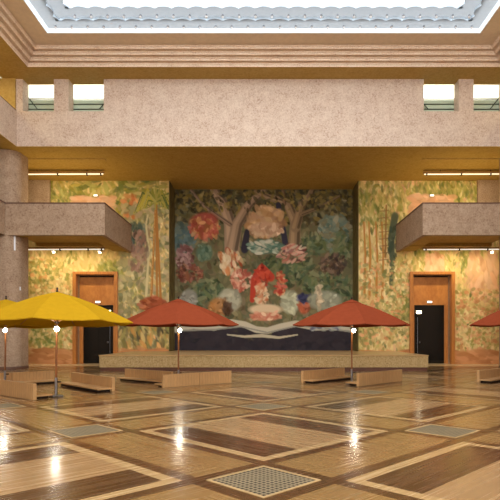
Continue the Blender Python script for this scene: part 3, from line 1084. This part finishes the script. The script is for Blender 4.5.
# ------------------------------------------------------------------ umbrellas
def umbrella(loc, mat, rot, label, vent, block_rz=PI / 4, R=1.78, z_ap=2.50, z_rim=1.79):
    t = empty('patio_umbrella', loc, 0)
    tag(t, label, 'umbrella', 'patio umbrellas among the benches')
    # canopy: 8 ribs, taut panels that sag a little between them
    mb = MB()
    na, nr = 8, 9
    def pt(i, k, j):
        a0 = rot + 2 * PI * i / 8
        f = k / na
        th = a0 + 2 * PI / 8 * f
        edge = math.cos(PI / 8) / math.cos(2 * PI / 8 * (f - .5))
        sag = 4 * f * (1 - f)
        q = j / nr
        r = .035 + (R - .035) * q
        rr_ = r * edge * (1 - .02 * sag * q)
        z = z_ap - (z_ap - z_rim) * (q ** 1.06) + .05 * math.sin(PI * q) - .035 * sag * q
        return (rr_ * math.cos(th), rr_ * math.sin(th), z)
    grid = {}
    for i in range(8):
        for k in range(na):
            for j in range(nr + 1):
                grid[(i * na + k, j)] = mb.bm.verts.new(pt(i, k, j))
    n = 8 * na
    for a in range(n):
        b = (a + 1) % n
        for j in range(nr):
            mb.bm.faces.new((grid[a, j], grid[b, j], grid[b, j + 1], grid[a, j + 1]))
    # short valance hanging from the rim
    rim = [grid[a, nr] for a in range(n)]
    low = [mb.bm.verts.new((v.co.x * .998, v.co.y * .998, v.co.z - .022)) for v in rim]
    for a in range(n):
        b = (a + 1) % n
        mb.bm.faces.new((rim[a], rim[b], low[b], low[a]))
    cp = mb.build('canopy', mat, t)
    for p in cp.data.polygons:
        p.use_smooth = False
    sd = cp.modifiers.new('thick', 'SOLIDIFY')
    sd.thickness = .006
    if vent:
        vb = MB()
        vr = [vb.bm.verts.new((.30 * math.cos(rot + 2 * PI * i / 8), .30 * math.sin(rot + 2 * PI * i / 8), z_ap - .06)) for i in range(8)]
        ap = vb.bm.verts.new((0, 0, z_ap + .05))
        for i in range(8):
            vb.bm.faces.new((vr[i], vr[(i + 1) % 8], ap))
        vo = vb.build('vent_cap', mat, t)
        vo.modifiers.new('thick', 'SOLIDIFY').thickness = .008
    MB().lathe([(0, .10), (.018, .09), (.026, .06), (.018, .03), (.03, .0), (.03, -.03), (0, -.03)], (0, 0, z_ap + .02), 12).build('finial', M['dark_metal'], t, True)
    MB().tube((0, 0, .38), (0, 0, z_ap), .024, n=14).build('pole', M['pole_wood'], t)
    for i in range(8):
        a = rot + 2 * PI * i / 8
        c_, s_ = math.cos(a), math.sin(a)
        MB().tube((.04 * c_, .04 * s_, z_ap - .05), ((R - .03) * c_, (R - .03) * s_, z_rim - .012), .011, .008, 6).build('rib', M['pole_wood'], t)
        MB().tube((.05 * c_, .05 * s_, 1.80), (.80 * c_, .80 * s_, 2.13), .010, .010, 6).build('strut', M['pole_wood'], t)
    MB().lathe([(0, .06), (.05, .05), (.06, 0), (.05, -.05), (0, -.06)], (0, 0, 1.80), 12).build('hub', M['dark_metal'], t)
    MB().tube((0, 0, .05), (0, 0, .46), .036, .034, 14).build('sleeve', M['steel'], t)
    b = MB()
    b.box(-.13, .13, -.13, .13, .0, .05, .01)
    b.build('base_plate', M['steel'], t, rz=PI / 4)
    kb = MB().tube((.03, 0, .36), (.11, 0, .36), .018, n=8).build('knob', M['dark_metal'], t)
    return t


def lamp(loc, label, power=10):
    x, y = loc
    t = empty('umbrella_lamp', (x, y, 1.62))
    tag(t, label, 'lamp', 'bright lamps clipped to the umbrella poles')
    c_ = MB().lathe([(.026, -.03), (.04, -.03), (.04, .03), (.026, .03), (.026, -.03)], (0, 0, .06), 14).build('clamp', M['dark_metal'], t)
    MB().tube((.03, -.03, .06), (.045, -.06, .05), .008, n=8).build('arm', M['dark_metal'], t)
    bb = MB().lathe([(0, .055), (.03, .048), (.052, .02), (.058, -.01), (.045, -.045), (.02, -.062), (0, -.065)], (.05, -.075, 0), 16).build('bulb', M['bulb'], t, True)
    ld = bpy.data.lights.new('bulb_light', 'POINT')
    ld.energy = power
    ld.color = (1, .90, .68)
    ld.shadow_soft_size = .06
    lo = bpy.data.objects.new('bulb_light', ld)
    COL.objects.link(lo)
    lo.location = (x + .05, y - .20, 1.60)
    return t


r8 = PI / 8
um = [
    ((-4.94, 12.36, 0), 'yellow', .12, 'front yellow patio umbrella, wide open, nearest to the camera', False),
    ((-7.42, 14.9, 0), 'yellow', .3, 'yellow patio umbrella at the left edge in front of the stone pillar', False),
    ((-2.50, 15.25, 0), 'red', r8 * .3, 'brick red patio umbrella left of the stage center, beside the yellow ones', True),
    ((2.64, 15.6, 0), 'red', r8 * .1, 'brick red patio umbrella right of the stage center', True),
    ((7.72, 15.0, 0), 'red', .05, 'brick red patio umbrella cut off by the right picture edge', True),
]
ll = ['bright bulb lamp on the pole of the front yellow umbrella', 'bright bulb lamp on the pole of the left edge yellow umbrella',
      'bright bulb lamp on the pole of the left red umbrella', 'bright bulb lamp on the pole of the right red umbrella', '']
for (loc, mt, rot, lab, vent), l2 in zip(um, ll):
    uo = umbrella(loc, M[mt], rot, lab, vent)
    if mt == 'yellow':
        uo.rotation_euler.x = -.03          # the yellow ones lean back a touch
    if l2:
        lamp(loc[:2], l2)

# ------------------------------------------------------------------ floor grates
G = .41
gr = empty('floor_grate')
MB().box(-G + .02, G - .02, -G + .02, G - .02, .0005, .002).build('dark_well_sheet', M['grate_dark'], gr)  # flat dark sheet stands for the unlit hollow under the lattice
fb = MB()
for q in (-1, 1):
    a, b = sorted((q * G, q * (G - .035)))
    fb.box(a, b, -G, G, .001, .008)
    fb.box(-G + .035, G - .035, a, b, .001, .008)
fb.build('rim', M['grate_rim'], gr)
lat = MB()
n = 13
pitch = (2 * G - .07) / n
for k in range(1, n):
    p = -G + .035 + k * pitch
    lat.box(p - .010, p + .010, -G + .035, G - .035, .002, .0050)
    lat.box(-G + .035, G - .035, p - .010, p + .010, .002, .0046)
lat.build('lattice', M['grate'], gr)
gp = [((0, 0), 'open lattice floor grate nearest the camera at bottom center'),
      ((-1, 1), 'floor grate in the second row, on the left below the front yellow umbrella'),
      ((1, 1), 'floor grate in the second row, on the right side of the hall'),
      ((0, 2), 'floor grate in the middle of the hall between the two red umbrellas'),
      ((-2, 2), 'floor grate at the left edge before the nearest bench'),
      ((-1, 3), 'floor grate just before the bench of the left red umbrella'),
      ((1, 3), 'floor grate just before the foot of the right red umbrella'),
      ((0, 4), 'farthest floor grate on the hall axis, close to the stage')]
for k, ((i, j), lab) in enumerate(gp):
    o = gr if k == 0 else copy_tree(gr)
    o.location = (i * 2.73, Y0 + j * 2.73, 0)
    o.rotation_euler.z = PI / 4
    tag(o, lab, 'floor grate', 'square floor grates')

# ------------------------------------------------------------------ lights
def area(name, loc, rot, sx, sy, power, col):
    ld = bpy.data.lights.new(name, 'AREA')
    ld.shape = 'RECTANGLE'
    ld.size, ld.size_y = sx, sy
    ld.energy = power
    ld.color = col
    o = bpy.data.objects.new(name, ld)
    COL.objects.link(o)
    o.location = loc
    o.rotation_euler = rot
    return o


# bright upper gallery rooms behind the windows
for s in (-1, 1):
    area('gallery_light', (s * 8.6, 24.9, 12.3), (PI, 0, 0), 5.5, 3.0, 520, (.98, 1, .96))
    # warm lamps of the side galleries
    for y in (8, 14, 20):
        area('side_gallery_light', (s * 11.6, y, 12.2), (0, 0, 0), .5, 2.0, 40, (1, .80, .36))
# warm uplights hidden on the balconies, washing the ochre soffit
for s in (-1, 1):
    area('balcony_uplight', (s * 9.6, 24.2, 6.5), (PI, 0, 0), 4.0, .5, 60, (1, .74, .30))

w = bpy.data.worlds.new('world')
SC.world = w
w.use_nodes = True
w.node_tree.nodes['Background'].inputs[0].default_value = (.9, .82, .7, 1)
w.node_tree.nodes['Background'].inputs[1].default_value = .15
